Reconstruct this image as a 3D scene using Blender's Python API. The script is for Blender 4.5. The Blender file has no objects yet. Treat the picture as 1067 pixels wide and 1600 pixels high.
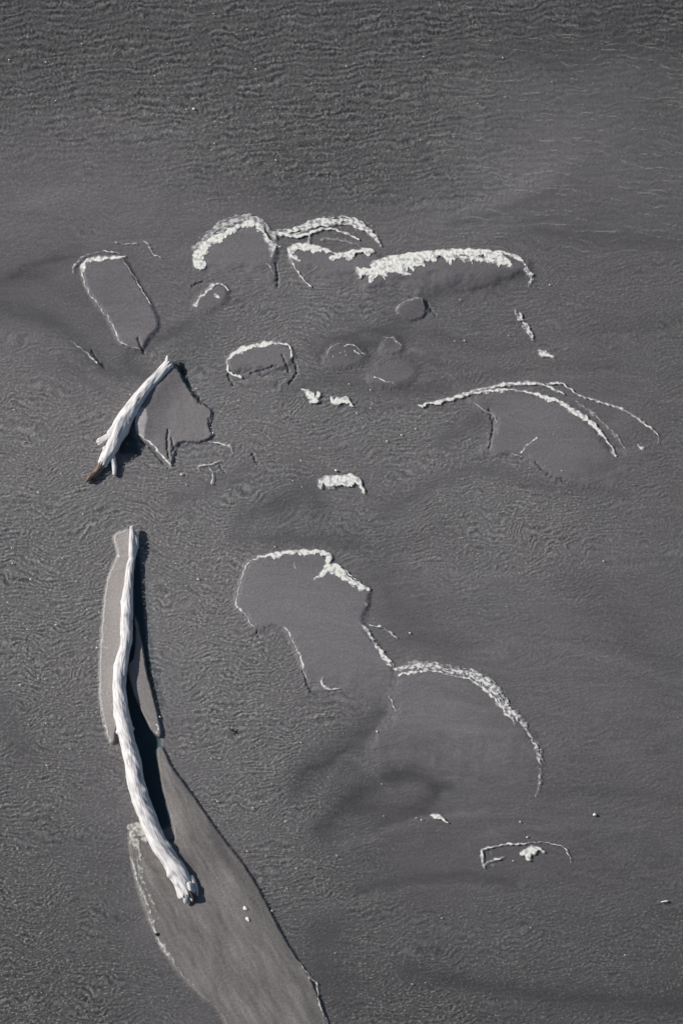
import bpy, math, random
import numpy as np
from mathutils import Vector

S = bpy.context.scene
# ------------------------------------------------------------------ camera, sky, sun, exposure
TILT = math.radians(15.0)
D = 70.0                                    # metres from the lens to the middle of the shallows
cam_data = bpy.data.cameras.new('camera')
cam = bpy.data.objects.new('camera', cam_data)
S.collection.objects.link(cam)
cam.location = (0, -D*math.sin(TILT), D*math.cos(TILT))
cam.rotation_euler = (TILT, 0, 0)
cam_data.sensor_fit = 'VERTICAL'
cam_data.angle = 2*math.atan(8.0/D)
cam_data.clip_start = 1.0
cam_data.clip_end = 5000
S.camera = cam

SUN_EL = math.radians(33)
sun_from = Vector((-1.0, 0.33, 0)).normalized()      # the sun stands to the left
sun_vec = Vector((sun_from.x*math.cos(SUN_EL), sun_from.y*math.cos(SUN_EL), math.sin(SUN_EL)))
w = bpy.data.worlds.new('World'); S.world = w; w.use_nodes = True
nt = w.node_tree
sky = nt.nodes.new('ShaderNodeTexSky'); sky.sky_type = 'NISHITA'; sky.sun_disc = False
sky.sun_elevation = SUN_EL; sky.sun_rotation = math.atan2(sun_from.x, sun_from.y)
nt.links.new(sky.outputs[0], nt.nodes['Background'].inputs[0])
nt.nodes['Background'].inputs[1].default_value = 0.06
sd = bpy.data.lights.new('sun', 'SUN'); sd.energy = 4.2; sd.angle = math.radians(0.5); sd.color = (1.0, 0.965, 0.92)
so = bpy.data.objects.new('sun', sd); S.collection.objects.link(so)
so.rotation_euler = sun_vec.to_track_quat('Z', 'Y').to_euler(); so.location = (-30, 5, 25)
S.view_settings.view_transform = 'Standard'
S.view_settings.look = 'None'
S.view_settings.exposure = 0.30
S.view_settings.gamma = 1.0
S.view_settings.use_curve_mapping = False
S.render.engine = 'CYCLES'
S.cycles.max_bounces = 6; S.cycles.transparent_max_bounces = 12

# ------------------------------------------------------------------ plan coordinates (1 unit = about 1 cm on the ground)
CT, ST = math.cos(TILT), math.sin(TILT)
def plan(X, Y):
    """ground metres -> plan units (x right, y towards the viewer)"""
    vy = Y + D*ST; vz = -D*CT
    dep = vy*ST - vz*CT
    return 533.5 + X/dep*D*100, 800 - (vy*CT + vz*ST)/dep*D*100
def P(px, py, z=0.0):
    """plan units and a height in metres -> world x, y, z (arrays allowed)"""
    a = (px-533.5)/100/D; b = (800-py)/100/D
    dz = -CT + b*ST; dy = ST + b*CT
    t = (z - D*CT)/dz
    return a*t, -D*ST + dy*t, z + 0*px

# ------------------------------------------------------------------ noise
_r = np.random.RandomState(7)
_perm = _r.permutation(1024).astype(np.int64)
_ang = _r.rand(1024)*2*np.pi
_gx, _gy = np.cos(_ang), np.sin(_ang)
def pn(x, y, seed=0):
    x = np.asarray(x, float) + seed*17.37; y = np.asarray(y, float) + seed*5.71
    xi = np.floor(x).astype(np.int64); yi = np.floor(y).astype(np.int64)
    fx = x-xi; fy = y-yi
    u = fx*fx*fx*(fx*(fx*6-15)+10); v = fy*fy*fy*(fy*(fy*6-15)+10)
    def g(ix, iy, dx, dy):
        h = _perm[(_perm[(ix+seed*31) & 1023] + iy) & 1023]
        return _gx[h]*dx + _gy[h]*dy
    a = g(xi, yi, fx, fy); b = g(xi+1, yi, fx-1, fy)
    c = g(xi, yi+1, fx, fy-1); d = g(xi+1, yi+1, fx-1, fy-1)
    return ((a+(b-a)*u)*(1-v) + (c+(d-c)*u)*v)*1.5
def fbm(x, y, seed=0, o=3):
    s = 0; a = 1; t = 0
    for i in range(o):
        s = s + a*pn(x*2**i, y*2**i, seed+i*3); t += a; a *= .5
    return s/t
def sst(a, b, x):
    t = np.clip((x-a)/(b-a), 0, 1); return t*t*(3-2*t)

def cr(pts, step=1.5):
    """smooth a list of (x, y, w...) with Catmull-Rom"""
    p = np.array(pts, float); n = len(p); out = []
    for i in range(n-1):
        p0 = p[max(i-1, 0)]; p1 = p[i]; p2 = p[i+1]; p3 = p[min(i+2, n-1)]
        k = max(2, int(np.hypot(*(p2-p1)[:2])/step))
        for t in np.arange(k)/k:
            q = .5*((2*p1)+(-p0+p2)*t+(2*p0-5*p1+4*p2-p3)*t*t+(-p0+3*p1-3*p2+p3)*t**3)
            q[2:] = np.maximum(q[2:], np.minimum(p1, p2)[2:]) if len(q) > 2 else q[2:]
            out.append(q)
    out.append(p[-1]); return np.array(out)

def poly_sd(px, py, poly):
    """signed distance, positive inside"""
    d = np.full(px.shape, 1e9); ins = np.zeros(px.shape, bool)
    n = len(poly)
    for i in range(n):
        x0, y0 = poly[i]; x1, y1 = poly[(i+1) % n]
        ex, ey = x1-x0, y1-y0; L = ex*ex+ey*ey+1e-9
        t = np.clip(((px-x0)*ex+(py-y0)*ey)/L, 0, 1)
        d = np.minimum(d, (px-x0-ex*t)**2+(py-y0-ey*t)**2)
        if y0 != y1:
            c = (y0 > py) != (y1 > py)
            ins ^= c & (px < x0+(py-y0)*ex/ey)
    d = np.sqrt(d); return np.where(ins, d, -d)

def line_d(px, py, pts):
    """distance to a polyline, arc length, signed offset (positive on the right hand / lower side), width"""
    q = cr(pts, 4.0)
    d = np.full(px.shape, 1e9); s = np.zeros(px.shape); o = np.zeros(px.shape); wd = np.zeros(px.shape)
    acc = 0.0
    for i in range(len(q)-1):
        x0, y0 = q[i][:2]; x1, y1 = q[i+1][:2]
        ex, ey = x1-x0, y1-y0; L = math.hypot(ex, ey)+1e-9
        t = np.clip(((px-x0)*ex+(py-y0)*ey)/(L*L), 0, 1)
        dx = px-x0-ex*t; dy = py-y0-ey*t; dd = np.hypot(dx, dy)
        m = dd < d
        d = np.where(m, dd, d); s = np.where(m, acc+t*L, s)
        o = np.where(m, np.sign(ex*dy-ey*dx+1e-12)*dd, o)
        wd = np.where(m, q[i][2]+(q[i+1][2]-q[i][2])*t, wd)
        acc += L
    return d, s, o, wd, acc

# ------------------------------------------------------------------ terrain description (plan units, heights in cm)
RIP = """88888888767
77888887556
33467765444
22222234334
11245643333
42456323323
65566663113
77665466753
87774556643
87674223222
87686321222
86388411222
74377211222
74237411122
75225544444
87423665444"""
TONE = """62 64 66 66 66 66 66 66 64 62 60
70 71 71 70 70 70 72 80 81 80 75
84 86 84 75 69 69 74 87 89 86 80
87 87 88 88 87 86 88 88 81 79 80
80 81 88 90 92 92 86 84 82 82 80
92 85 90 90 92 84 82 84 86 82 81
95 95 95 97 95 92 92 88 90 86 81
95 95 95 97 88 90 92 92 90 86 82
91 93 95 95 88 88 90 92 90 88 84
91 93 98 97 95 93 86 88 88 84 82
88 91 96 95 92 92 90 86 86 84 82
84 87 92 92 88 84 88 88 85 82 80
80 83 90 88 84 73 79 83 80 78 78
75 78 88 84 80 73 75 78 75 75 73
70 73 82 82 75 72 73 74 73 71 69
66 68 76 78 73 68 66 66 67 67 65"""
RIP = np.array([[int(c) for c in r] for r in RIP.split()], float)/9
TONE = np.array([[float(c) for c in r.split()] for r in TONE.split('\n')])  # bed brightness by cell; lens falloff towards the view edges is painted in
def grid_lookup(G, px, py):
    gx = np.clip((px-50)/100, 0, G.shape[1]-1.001); gy = np.clip((py-50)/100, 0, G.shape[0]-1.001)
    i = gx.astype(int); j = gy.astype(int); u = gx-i; v = gy-j
    u = u*u*(3-2*u); v = v*v*(3-2*v)
    return (G[j, i]*(1-u)+G[j, i+1]*u)*(1-v)+(G[j+1, i]*(1-u)+G[j+1, i+1]*u)*v

# sand bars: outline, crest height (cm), edge softness, tone change, edge roughness
BARS = [
 ([(133,412),(160,404),(191,404),(215,442),(236,476),(247,508),(232,528),(221,545),(200,540),(186,530),(168,494),(146,465),(132,436)], .9, 6, 8, 2),
 ([(262,572),(276,574),(285,592),(300,615),(314,632),(330,640),(327,662),(331,680),(312,690),(285,690),(274,698),(267,725),(246,706),(219,683),(211,664),(217,640),(238,608)], 2.6, 2.5, 9, 3),
 ([(178,838),(192,829),(206,828),(215,850),(207,900),(205,1000),(195,1060),(187,1110),(178,1160),(168,1148),(157,1090),(158,1010),(163,950),(169,905),(184,866)], 3.4, 3, 40, 2),
 ([(204,1300),(226,1293),(244,1302),(262,1318),(274,1312),(268,1280),(258,1245),(250,1205),(246,1172),(254,1168),(269,1199),(299,1239),(328,1281),(357,1321),(380,1350),(408,1396),(436,1451),(463,1497),(489,1537),(512,1600),(560,1760),(430,1760),(352,1597),(318,1560),(280,1522),(246,1465),(222,1405),(208,1350)], 5.0, 3.4, 8, 1),
 ([(211,962),(221,1000),(231,1055),(244,1105),(252,1146),(245,1149),(232,1132),(210,1085),(200,1044),(208,1030),(212,1000)], 3.6, 2, 26, 1),
 ([(305,412),(320,388),(350,368),(385,354),(405,350),(418,372),(432,392),(428,412),(433,446),(404,440),(340,426),(312,420)], .45, 7, 5, 3),
 ([(455,404),(470,390),(500,390),(530,400),(560,402),(590,400),(604,425),(560,440),(500,447),(478,440)], .3, 7, 2, 3),
 ([(572,440),(620,418),(700,402),(780,404),(826,412),(800,430),(745,452),(668,462),(600,478),(575,465)], .3, 10, 2, 5),
 ([(358,560),(380,545),(430,537),(458,549),(455,565),(425,580),(378,590),(360,580)], .5, 6, 4, 3),
 ([(620,483),(656,465),(664,490),(640,500)], .5, 4, 2, 2),
 ([(736,626),(775,612),(820,614),(880,632),(925,668),(962,712),(1010,700),(1050,740),(985,762),(905,756),(862,742),(830,717),(800,708),(772,706),(765,690),(778,662),(768,646)], .35, 10, 3, 5),
 ([(378,905),(388,882),(404,870),(440,864),(495,862),(515,878),(548,905),(576,922),(572,950),(566,975),(590,1012),(612,1044),(612,1080),(618,1108),(588,1118),(545,1082),(505,1080),(481,1060),(474,1046),(460,1006),(446,984),(434,976),(400,980),(384,958),(370,946)], .4, 8, 5, 3),
 ([(620,1052),(668,1044),(738,1062),(772,1084),(800,1118),(826,1150),(842,1190),(840,1240),(800,1262),(720,1262),(640,1230),(585,1190),(590,1150),(618,1112)], .3, 16, 3, 6),
 ([(508,566),(514,546),(532,537),(556,540),(572,556),(556,570),(530,574)], .15, 9, 1, 4),
 ([(578,592),(592,572),(620,562),(650,572),(640,594),(604,604)], .1, 10, 2, 4),
 ([(304,478),(320,456),(342,446),(356,456),(348,474),(322,486)], .1, 8, 1, 3),
 ([(596,545),(606,530),(622,530),(630,545),(612,552)], .1, 7, 1, 3),
]
def rounded(poly):
    q = cr([poly[-1]]+poly+[poly[0], poly[1]], 7.0)
    n0 = int(np.argmin(np.hypot(q[:, 0]-poly[0][0], q[:, 1]-poly[0][1])))
    e = [i for i in range(n0+3, len(q)) if np.hypot(q[i, 0]-poly[0][0], q[i, 1]-poly[0][1]) < .5]
    return [tuple(p) for p in q[n0:(e[0] if e else len(q)-1)]]
BARS = [(rounded(b[0]),)+b[1:] for b in BARS]
# soft silt bands: polyline with widths, tone change, height change (cm)
BANDS = [
 ([(0,486,26),(60,492,22),(110,520,14),(150,560,12),(190,590,8)], -7, -.5),
 ([(0,440,16),(60,420,14),(120,395,12)], -5, 0),
 ([(300,505,8),(200,560,12),(235,590,16)], -8, -.6),
 ([(320,520,30),(290,560,22)], -4, -.5),
 ([(690,338,12),(770,318,14),(850,268,22)], 5, 0),
 ([(700,350,6),(790,326,7),(860,300,10)], -5, 0),
 ([(560,548,18),(620,510,16),(680,460,14),(760,440,14),(830,425,10)], -8, -.3),
 ([(500,545,20),(560,530,16)], -6, -.3),
 ([(450,608,12),(520,596,16),(600,612,14),(700,605,8)], -7, -.3),
 ([(570,640,5),(640,632,4),(700,640,3)], -5, 0),
 ([(640,600,7),(760,585,6),(860,575,8),(960,570,8)], -4, 0),
 ([(680,520,10),(760,545,8),(900,520,10),(1067,500,12)], -4, 0),
 ([(840,360,10),(930,372,14),(1067,380,12)], -5, 0),
 ([(380,810,16),(430,790,18),(480,770,22),(500,790,16)], -9, -.5),
 ([(370,840,14),(470,842,10),(560,850,10)], -6, -.4),
 ([(600,800,20),(650,770,16),(740,735,12),(860,760,10),(980,770,8)], -5, 0),
 ([(690,690,12),(740,660,12),(760,630,10)], -5, 0),
 ([(580,850,20),(700,820,18)], -4, 0),
 ([(590,900,40),(640,980,40),(700,1020,20)], -5, 0),
 ([(462,1245,20),(480,1205,24),(540,1170,26),(595,1115,14)], -9, -.5),
 ([(500,1300,14),(560,1240,16),(640,1210,18),(700,1230,10)], -8, -.3),
 ([(560,1260,14),(620,1270,14),(680,1240,12)], -6, 0),
 ([(470,1210,5),(530,1180,5),(590,1130,4)], -7, 0),
 ([(530,1320,6),(600,1300,8),(650,1280,6),(760,1268,5)], 6, 0),
 ([(560,1390,10),(640,1378,12),(720,1368,10),(800,1380,8)], -6, 0),
 ([(490,1420,8),(580,1400,8),(660,1385,6)], 5, 0),
 ([(520,1440,30),(500,1500,36),(540,1560,30)], -5, 0),
 ([(640,1520,18),(760,1540,14),(900,1560,18),(1067,1570,20)], -6, 0),
 ([(760,1300,6),(880,1290,5),(1000,1296,8)], 4, 0),
 ([(860,1240,14),(940,1235,10),(1067,1250,12)], -4, 0),
 ([(150,960,10),(147,1040,10),(152,1120,12),(180,1200,16),(186,1260,14),(196,1330,10),(215,1420,12),(245,1500,12),(300,1565,10)], 1, -.2),
 ([(215,860,8),(232,940,8),(240,1020,6),(256,1100,5)], -3, -1.0),
 ([(95,560,5),(130,590,5),(160,610,5)], -5, 0),
 ([(500,562,5),(525,532,5),(580,516,4),(640,530,6)], -5, 0),
 ([(585,580,4),(610,562,3),(650,558,3),(690,572,4)], -5, 0),
 ([(560,558,4),(620,546,4),(660,550,3)], 5, 0),
 ([(600,1215,8),(650,1212,10),(684,1236,9),(650,1272,8),(590,1290,7)], -6, 0),
 ([(592,1122,4),(560,1158,5),(524,1200,5),(500,1240,4)], 6, 0),
 ([(540,1180,3),(575,1200,4),(610,1235,4)], 5, 0),
 ([(700,1120,40),(780,1180,30)], 2, 0),
 ([(880,900,30),(960,960,34),(1040,1040,30)], -4, 0),
 ([(870,1010,8),(960,1030,9),(1067,1070,10)], 4, 0),
 ([(640,880,8),(720,900,9),(820,890,8)], 4, 0),
 ([(0,330,16),(120,300,18),(240,310,16)], 4, 0),
 ([(60,560,20),(120,620,20)], -3, 0),
 ([(270,780,14),(330,760,16),(390,730,10)], -5, 0),
 ([(0,1100,30),(40,1180,30)], -5, 0),
 ([(0,190,12),(100,182,12),(220,200,14),(330,190,8)], 4, 0),
 ([(20,430,6),(60,410,6),(100,400,4)], -6, 0),
]
# narrow steps and cracks in the sand
CRACKS = [[(263,672,1),(262,694,1.4),(264,716,1)],[(268,684,.8),(271,698,1.5),(268,712,.8)],[(286,580,1.6),(292,598,1.3),(303,614,1.2),(316,626,1.2),(330,640,1)],
 [(290,590,1),(302,606,1),(312,622,.9)],[(326,655,1),(330,674,1.4)],[(431,412,1),(434,430,1.6),(433,447,1.2)],[(392,583,1),(412,578,1.2),(432,571,1)],[(441,555,1),(447,568,1.2),(452,582,1)],
 [(216,528,1.2),(222,544,1.6),(226,552,1)],[(144,548,1),(156,566,1.4),(166,574,1)],[(344,728,1),(352,738,1.2)],[(395,710,1),(402,724,1.4)],[(666,470,1),(674,484,1.2),(680,492,1)],
 [(764,640,1),(770,664,1.3),(764,700,1)],[(836,722,1),(858,742,1.4),(884,752,1)],[(476,1062,1),(486,1078,1.6),(498,1086,1)],[(356,585,1),(364,600,1)],[(458,560,1),(464,580,1.4),(452,600,1)],
 [(402,985,.8),(404,995,1)],[(474,1048,1),(478,1064,1.2)],[(300,446,1),(318,438,1)],[(222,690,1),(236,700,1),(262,730,1)]]
LIGHT_PATCH = [(213,645),(221,637),(229,641),(231,655),(227,672),(226,684),(218,682),(211,672)]
SHADED_POOLS = [([(203,850),(214,850),(222,900),(228,960),(232,1010),(246,1110),(252,1160),(250,1200),(264,1255),(268,1290),(246,1300),(225,1240),(208,1180),(196,1120),(192,1060),(199,1030),(207,1000),(205,930)], -7.0),
         ([(196,668),(206,670),(216,690),(222,711),(186,710),(180,690)], -6.0),
         ([(270,566),(292,566),(294,584),(280,590)], -5.0)]  # scoured hollows; the logs' shade is also painted into their dark tone

def terrain(px, py, detail=1.0):
    """returns height in cm and bed brightness, with edge falloff and pool shade painted in"""
    z = -2.6 + .7*fbm(px/170, py/120, 1)
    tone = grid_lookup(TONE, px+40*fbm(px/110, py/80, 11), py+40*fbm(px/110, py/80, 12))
    rip = grid_lookup(RIP, px+60*fbm(px/90, py/60, 13), py+50*fbm(px/90, py/60, 14))
    bar = np.zeros(px.shape)
    lo = np.full(px.shape, False)
    for pts, dt, dz in BANDS:
        xs = [p[0] for p in pts]; ys = [p[1] for p in pts]; m = 80
        k = (px > min(xs)-m) & (px < max(xs)+m) & (py > min(ys)-m) & (py < max(ys)+m)
        if not k.any(): continue
        a, b = px[k], py[k]
        wx = a + 7*fbm(a/30, b/22, 21); wy = b + 7*fbm(a/30, b/22, 22)
        d, s, o, wd, L = line_d(wx, wy, pts)
        f = np.exp(-(d/(wd*.9+1))**2)
        tone[k] += 1.5*dt*f; z[k] += dz*f
        if dt < -4: rip[k] *= 1-.6*f
    # fine sediment swirls in the calm places
    wxx = px + 60*fbm(px/160, py/70, 31); wyy = py + 34*fbm(px/140, py/60, 32)
    sw = fbm(wxx/150, wyy/17, 33)
    sw2 = fbm(wxx/60, wyy/7, 34)
    calm = 1-rip
    tone += calm*(9*sw + 6*sw2)*(px > -500)
    st = 1-np.abs(pn(wxx/120, wyy/20, 35))*13
    tone += calm*7*np.clip(st, 0, 1)*sst(-.1, .4, pn(px/70, py/40, 36))
    st = 1-np.abs(pn(wxx/60+3, wyy/16, 37))*11
    tone -= calm*5*np.clip(st, 0, 1)*sst(0, .4, pn(px/60, py/40, 38))
    for poly, hz in SHADED_POOLS:
        xs = [p[0] for p in poly]; ys = [p[1] for p in poly]; m = 12
        k = (px > min(xs)-m) & (px < max(xs)+m) & (py > min(ys)-m) & (py < max(ys)+m)
        if not k.any(): continue
        f = sst(-3, 6, poly_sd(px[k], py[k], poly))
        z[k] = z[k]*(1-f)+hz*f; tone[k] -= 26*f; rip[k] *= 1-f
    for bi, (poly, h, e, dt, er) in enumerate(BARS):
        xs = [p[0] for p in poly]; ys = [p[1] for p in poly]; m = 30
        k = (px > min(xs)-m) & (px < max(xs)+m) & (py > min(ys)-m) & (py < max(ys)+m)
        if not k.any(): continue
        a, b = px[k], py[k]
        sdv = poly_sd(a, b, poly) + er*(fbm(a/14, b/14, 41+bi) + .35*pn(a/4, b/4, 42))
        f = sst(-e, e*.6, sdv)
        fade = {5: (b, 400, 450), 6: (b, 415, 455), 7: (b, 425, 468), 8: (b, 566, 592), 10: (a*.55+b*.84, 1095, 1190), 11: (b, 1040, 1112), 12: (b, 1130, 1240), 0: (b, 900, 901)}.get(bi)
        if fade: f = f*(1-sst(fade[1], fade[2], fade[0]+26*fbm(a/34, b/24, 87)))     # these sink under the water there
        hh = h*(.8+.2*sst(0, 30, sdv))
        if bi == 1:    # sand heaped against the right side of the short log
            dd, _, _, _, _ = line_d(a, b, [(268,576,1),(242,605,1),(227,626,1),(220,646,1),(217,660,1)])
            hh = 1.3 + 6.5*np.exp(-(dd/26)**2) + .8*fbm(a/30, b/30, 78)
        if bi == 3:    # the tongue is highest along its lee edge and by the log
            dd, _, _, _, _ = line_d(a, b, [(262,1210,1),(300,1270,1),(360,1370,1),(430,1480,1),(480,1580,1)])
            hh = 2.0 + 2.9*np.exp(-(dd/36)**2)*(1-.6*sst(1440, 1500, b)) + .5*fbm(a/40, b/90, 77)
            hh = hh*(.55+.45*sst(0, 26, sdv))
        z[k] = np.where(f > 0, np.maximum(z[k], z[k]*(1-f)+hh*f), z[k])
        tone[k] = tone[k]*(1-f) + (np.maximum(tone[k], 86 if bi in (1, 2, 3, 4) else tone[k])+dt)*f
        rip[k] *= 1-.93*f
        bar[k] = np.maximum(bar[k], f)
    k = (px > 190) & (px < 250) & (py > 620) & (py < 700)
    if k.any():
        tone[k] += 52*sst(-2, 2, poly_sd(px[k], py[k], LIGHT_PATCH))
    for pts in CRACKS:
        xs = [p[0] for p in pts]; ys = [p[1] for p in pts]
        k = (px > min(xs)-9) & (px < max(xs)+9) & (py > min(ys)-9) & (py < max(ys)+9)
        if not k.any(): continue
        a, b = px[k], py[k]
        d, _, _, wd, _ = line_d(a+1.8*pn(a/6, b/6, 84), b+1.8*pn(a/6, b/6, 85), pts)
        z[k] -= 2.4*np.exp(-(d/(wd+.3))**2); tone[k] -= 10*np.exp(-(d/(wd*1.6))**2)
    # flow marks on the tongue
    tone += bar*(px < 520)*(py > 1150)*(22*fbm((px-.55*py+9*pn(px/40,py/60,53))/17, (px+py*1.6)/150, 51) + 13*fbm((px-.55*py+4*pn(px/20,py/30,54))/5, py/70, 52))
    return z, tone, rip, bar

def ripples(px, py, rip):
    """sand ripples, unit amplitude about 1"""
    wx = fbm(px/38, py/30, 61); wy = fbm(px/38, py/30, 62)
    top = 1-sst(230, 330, py-.10*px+40*fbm(px/90, py/90, 60))
    # short cross-broken ripples of the upper part, crests nearly upright
    ph = (px + 12*wx + 3.4*pn(px/9, py/5, 63))/8.2
    a1 = .5*np.sin(2*np.pi*ph + 1.9*pn(px/16, py/6.5, 77)*3)*(.5+1.0*sst(-.3, .4, pn(px/20, py/13, 64)))
    a1 = a1 + .85*pn(px/4.8, py/4.6, 65) + .5*pn(px/2.8, py/2.2, 75)
    yy = py + .10*px + 16*fbm(px/80, py/60, 78) + 3.0*pn(px/13, py/9, 88)
    a1 = a1 + 1.0*np.sin(2*np.pi*yy/10.5)*(.35+.9*sst(-.35, .35, pn(px/38, py/9, 79)))
    a1 = a1*(1-.55*sst(600, 800, px-.3*py)*sst(20, 90, py))
    # fine wavy ripples elsewhere; the crests bend round the logs
    bend = 26*np.exp(-((px-225)/150)**2)*np.cos(np.clip((py-860)/180, -1.5, 1.5))
    tilt = 34*fbm(px/120, py/100, 67)
    u = py + bend + tilt + .22*px*np.where(px > 330, .3, -.5) + 2.2*pn(px/11, py/8, 89); v = px + 20*fbm(px/60, py/60, 68)
    ln = np.sin(2*np.pi*(u/6.6 + .55*pn(v/34, u/13, 69)))
    ln = ln*(.25+1.1*sst(-.35, .3, pn(v/15, u/5, 70)))
    ln2 = np.sin(2*np.pi*((u+.55*v)/6.0 + .6*pn(px/24, py/14, 76)))*(.3+1.0*sst(-.3, .3, pn(px/11, py/7, 86)))
    q2 = sst(.0, .35, fbm(px/70, py/80, 71))
    b = 1.0*(ln*(1-.75*q2) + ln2*.75*q2) + .85*pn((px+.3*py)/4.4, (py-.2*px)/2.0, 72) + .65*pn(px/2.4, py/1.9, 73)
    return (top*a1*.8 + (1-top)*b*.85)*(.7+.6*sst(-.4, .4, fbm(px/45, py/35, 74)))*np.clip(rip*1.15, .12, 1)

# ------------------------------------------------------------------ mesh helpers
def grid_mesh(name, X, Y, Z, keep=None):
    """X, Y, Z 2-D arrays -> mesh of quads (fast)"""
    ny, nx = X.shape
    idx = np.arange(nx*ny).reshape(ny, nx)
    q = np.stack([idx[:-1, :-1], idx[:-1, 1:], idx[1:, 1:], idx[1:, :-1]], -1).reshape(-1, 4)
    co = np.stack([X, Y, Z], -1).reshape(-1, 3)
    vid = None
    if keep is not None:
        kq = keep.reshape(-1)[q].any(1); q = q[kq]
        vid = np.unique(q); remap = np.full(nx*ny, -1, np.int64); remap[vid] = np.arange(len(vid))
        q = remap[q]; co = co[vid]
    me = bpy.data.meshes.new(name)
    me.vertices.add(len(co)); me.vertices.foreach_set('co', co.astype(np.float32).ravel())
    me.loops.add(q.size); me.loops.foreach_set('vertex_index', q.astype(np.int32).ravel())
    me.polygons.add(len(q))
    me.polygons.foreach_set('loop_start', (np.arange(len(q))*4).astype(np.int32))
    me.polygons.foreach_set('use_smooth', np.ones(len(q), bool))
    me.update(calc_edges=True)
    return me, vid
def set_attr(me, name, arr):
    at = me.attributes.new(name, 'FLOAT', 'POINT'); at.data.foreach_set('value', arr.astype(np.float32).ravel())
def link(name, me, mat, parent=None):
    o = bpy.data.objects.new(name, me); S.collection.objects.link(o)
    if mat: me.materials.append(mat)
    if parent: o.parent = parent
    return o
def tag(o, label, cat, group=None):
    o['label'] = label; o['category'] = cat
    if group: o['group'] = group
    return o

# ------------------------------------------------------------------ materials
def new_mat(name):
    m = bpy.data.materials.new(name); m.use_nodes = True
    return m, m.node_tree, m.node_tree.nodes['Principled BSDF']
def N(nt, t, **kw):
    n = nt.nodes.new(t)
    for k, v in kw.items(): setattr(n, k, v)
    return n
def math_n(nt, op, a, b):
    n = N(nt, 'ShaderNodeMath', operation=op)
    for i, v in enumerate((a, b)):
        if isinstance(v, (int, float)): n.inputs[i].default_value = v
        else: nt.links.new(v, n.inputs[i])
    return n.outputs[0]
def noise_n(nt, scale, detail=3, vec=None, rough=.55):
    n = N(nt, 'ShaderNodeTexNoise'); n.inputs['Scale'].default_value = scale
    n.inputs['Detail'].default_value = detail; n.inputs['Roughness'].default_value = rough
    if vec: nt.links.new(vec, n.inputs['Vector'])
    return n.outputs['Fac']

KB = 1.18       # albedo calibration for the bed tone
def sand_material():
    m, nt, b = new_mat('wet_silt_sand')
    tc = N(nt, 'ShaderNodeTexCoord').outputs['Object']
    al = N(nt, 'ShaderNodeAttribute', attribute_name='silt_and_shade').outputs['Fac']
    rp = N(nt, 'ShaderNodeAttribute', attribute_name='rippled').outputs['Fac']
    br = N(nt, 'ShaderNodeAttribute', attribute_name='bar').outputs['Fac']
    g = noise_n(nt, 30, 4, tc, .8)
    g2 = noise_n(nt, 62, 3, tc, .8)
    gg = math_n(nt, 'ADD', math_n(nt, 'MULTIPLY', g, 1.0), math_n(nt, 'MULTIPLY', g2, 1.2))
    amt = math_n(nt, 'ADD', .9, math_n(nt, 'MULTIPLY', rp, -.2))
    gg = math_n(nt, 'ADD', math_n(nt, 'MULTIPLY', math_n(nt, 'ADD', gg, -1.1), amt), 1.0)
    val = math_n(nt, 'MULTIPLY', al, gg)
    mix = N(nt, 'ShaderNodeMix', data_type='RGBA')
    mix.inputs[6].default_value = (1.075, .97, .965, 1)     # calm places: mauve brown silt
    mix.inputs[7].default_value = (1.055, .99, .965, 1)      # rippled: grey sand
    nt.links.new(rp, mix.inputs[0])
    wm = N(nt, 'ShaderNodeAttribute', attribute_name='dry').outputs['Fac']       # the drier sand by the logs is browner
    mix2 = N(nt, 'ShaderNodeMix', data_type='RGBA'); mix2.inputs[7].default_value = (1.07, .985, .925, 1)
    mix3 = N(nt, 'ShaderNodeMix', data_type='RGBA'); mix3.inputs[7].default_value = (1.035, .965, .995, 1)
    nt.links.new(br, mix3.inputs[0]); nt.links.new(mix.outputs[2], mix3.inputs[6])
    nt.links.new(wm, mix2.inputs[0]); nt.links.new(mix3.outputs[2], mix2.inputs[6])
    col = N(nt, 'ShaderNodeVectorMath', operation='SCALE')
    nt.links.new(mix2.outputs[2], col.inputs[0]); nt.links.new(val, col.inputs['Scale'])
    nt.links.new(col.outputs[0], b.inputs['Base Color'])
    b.inputs['Roughness'].default_value = .62
    b.inputs['Specular IOR Level'].default_value = .35
    bp = N(nt, 'ShaderNodeBump'); bp.inputs['Strength'].default_value = .4; bp.inputs['Distance'].default_value = .006
    nt.links.new(math_n(nt, 'ADD', g, math_n(nt, 'MULTIPLY', g2, .6)), bp.inputs['Height'])
    nt.links.new(bp.outputs[0], b.inputs['Normal'])
    return m

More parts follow.
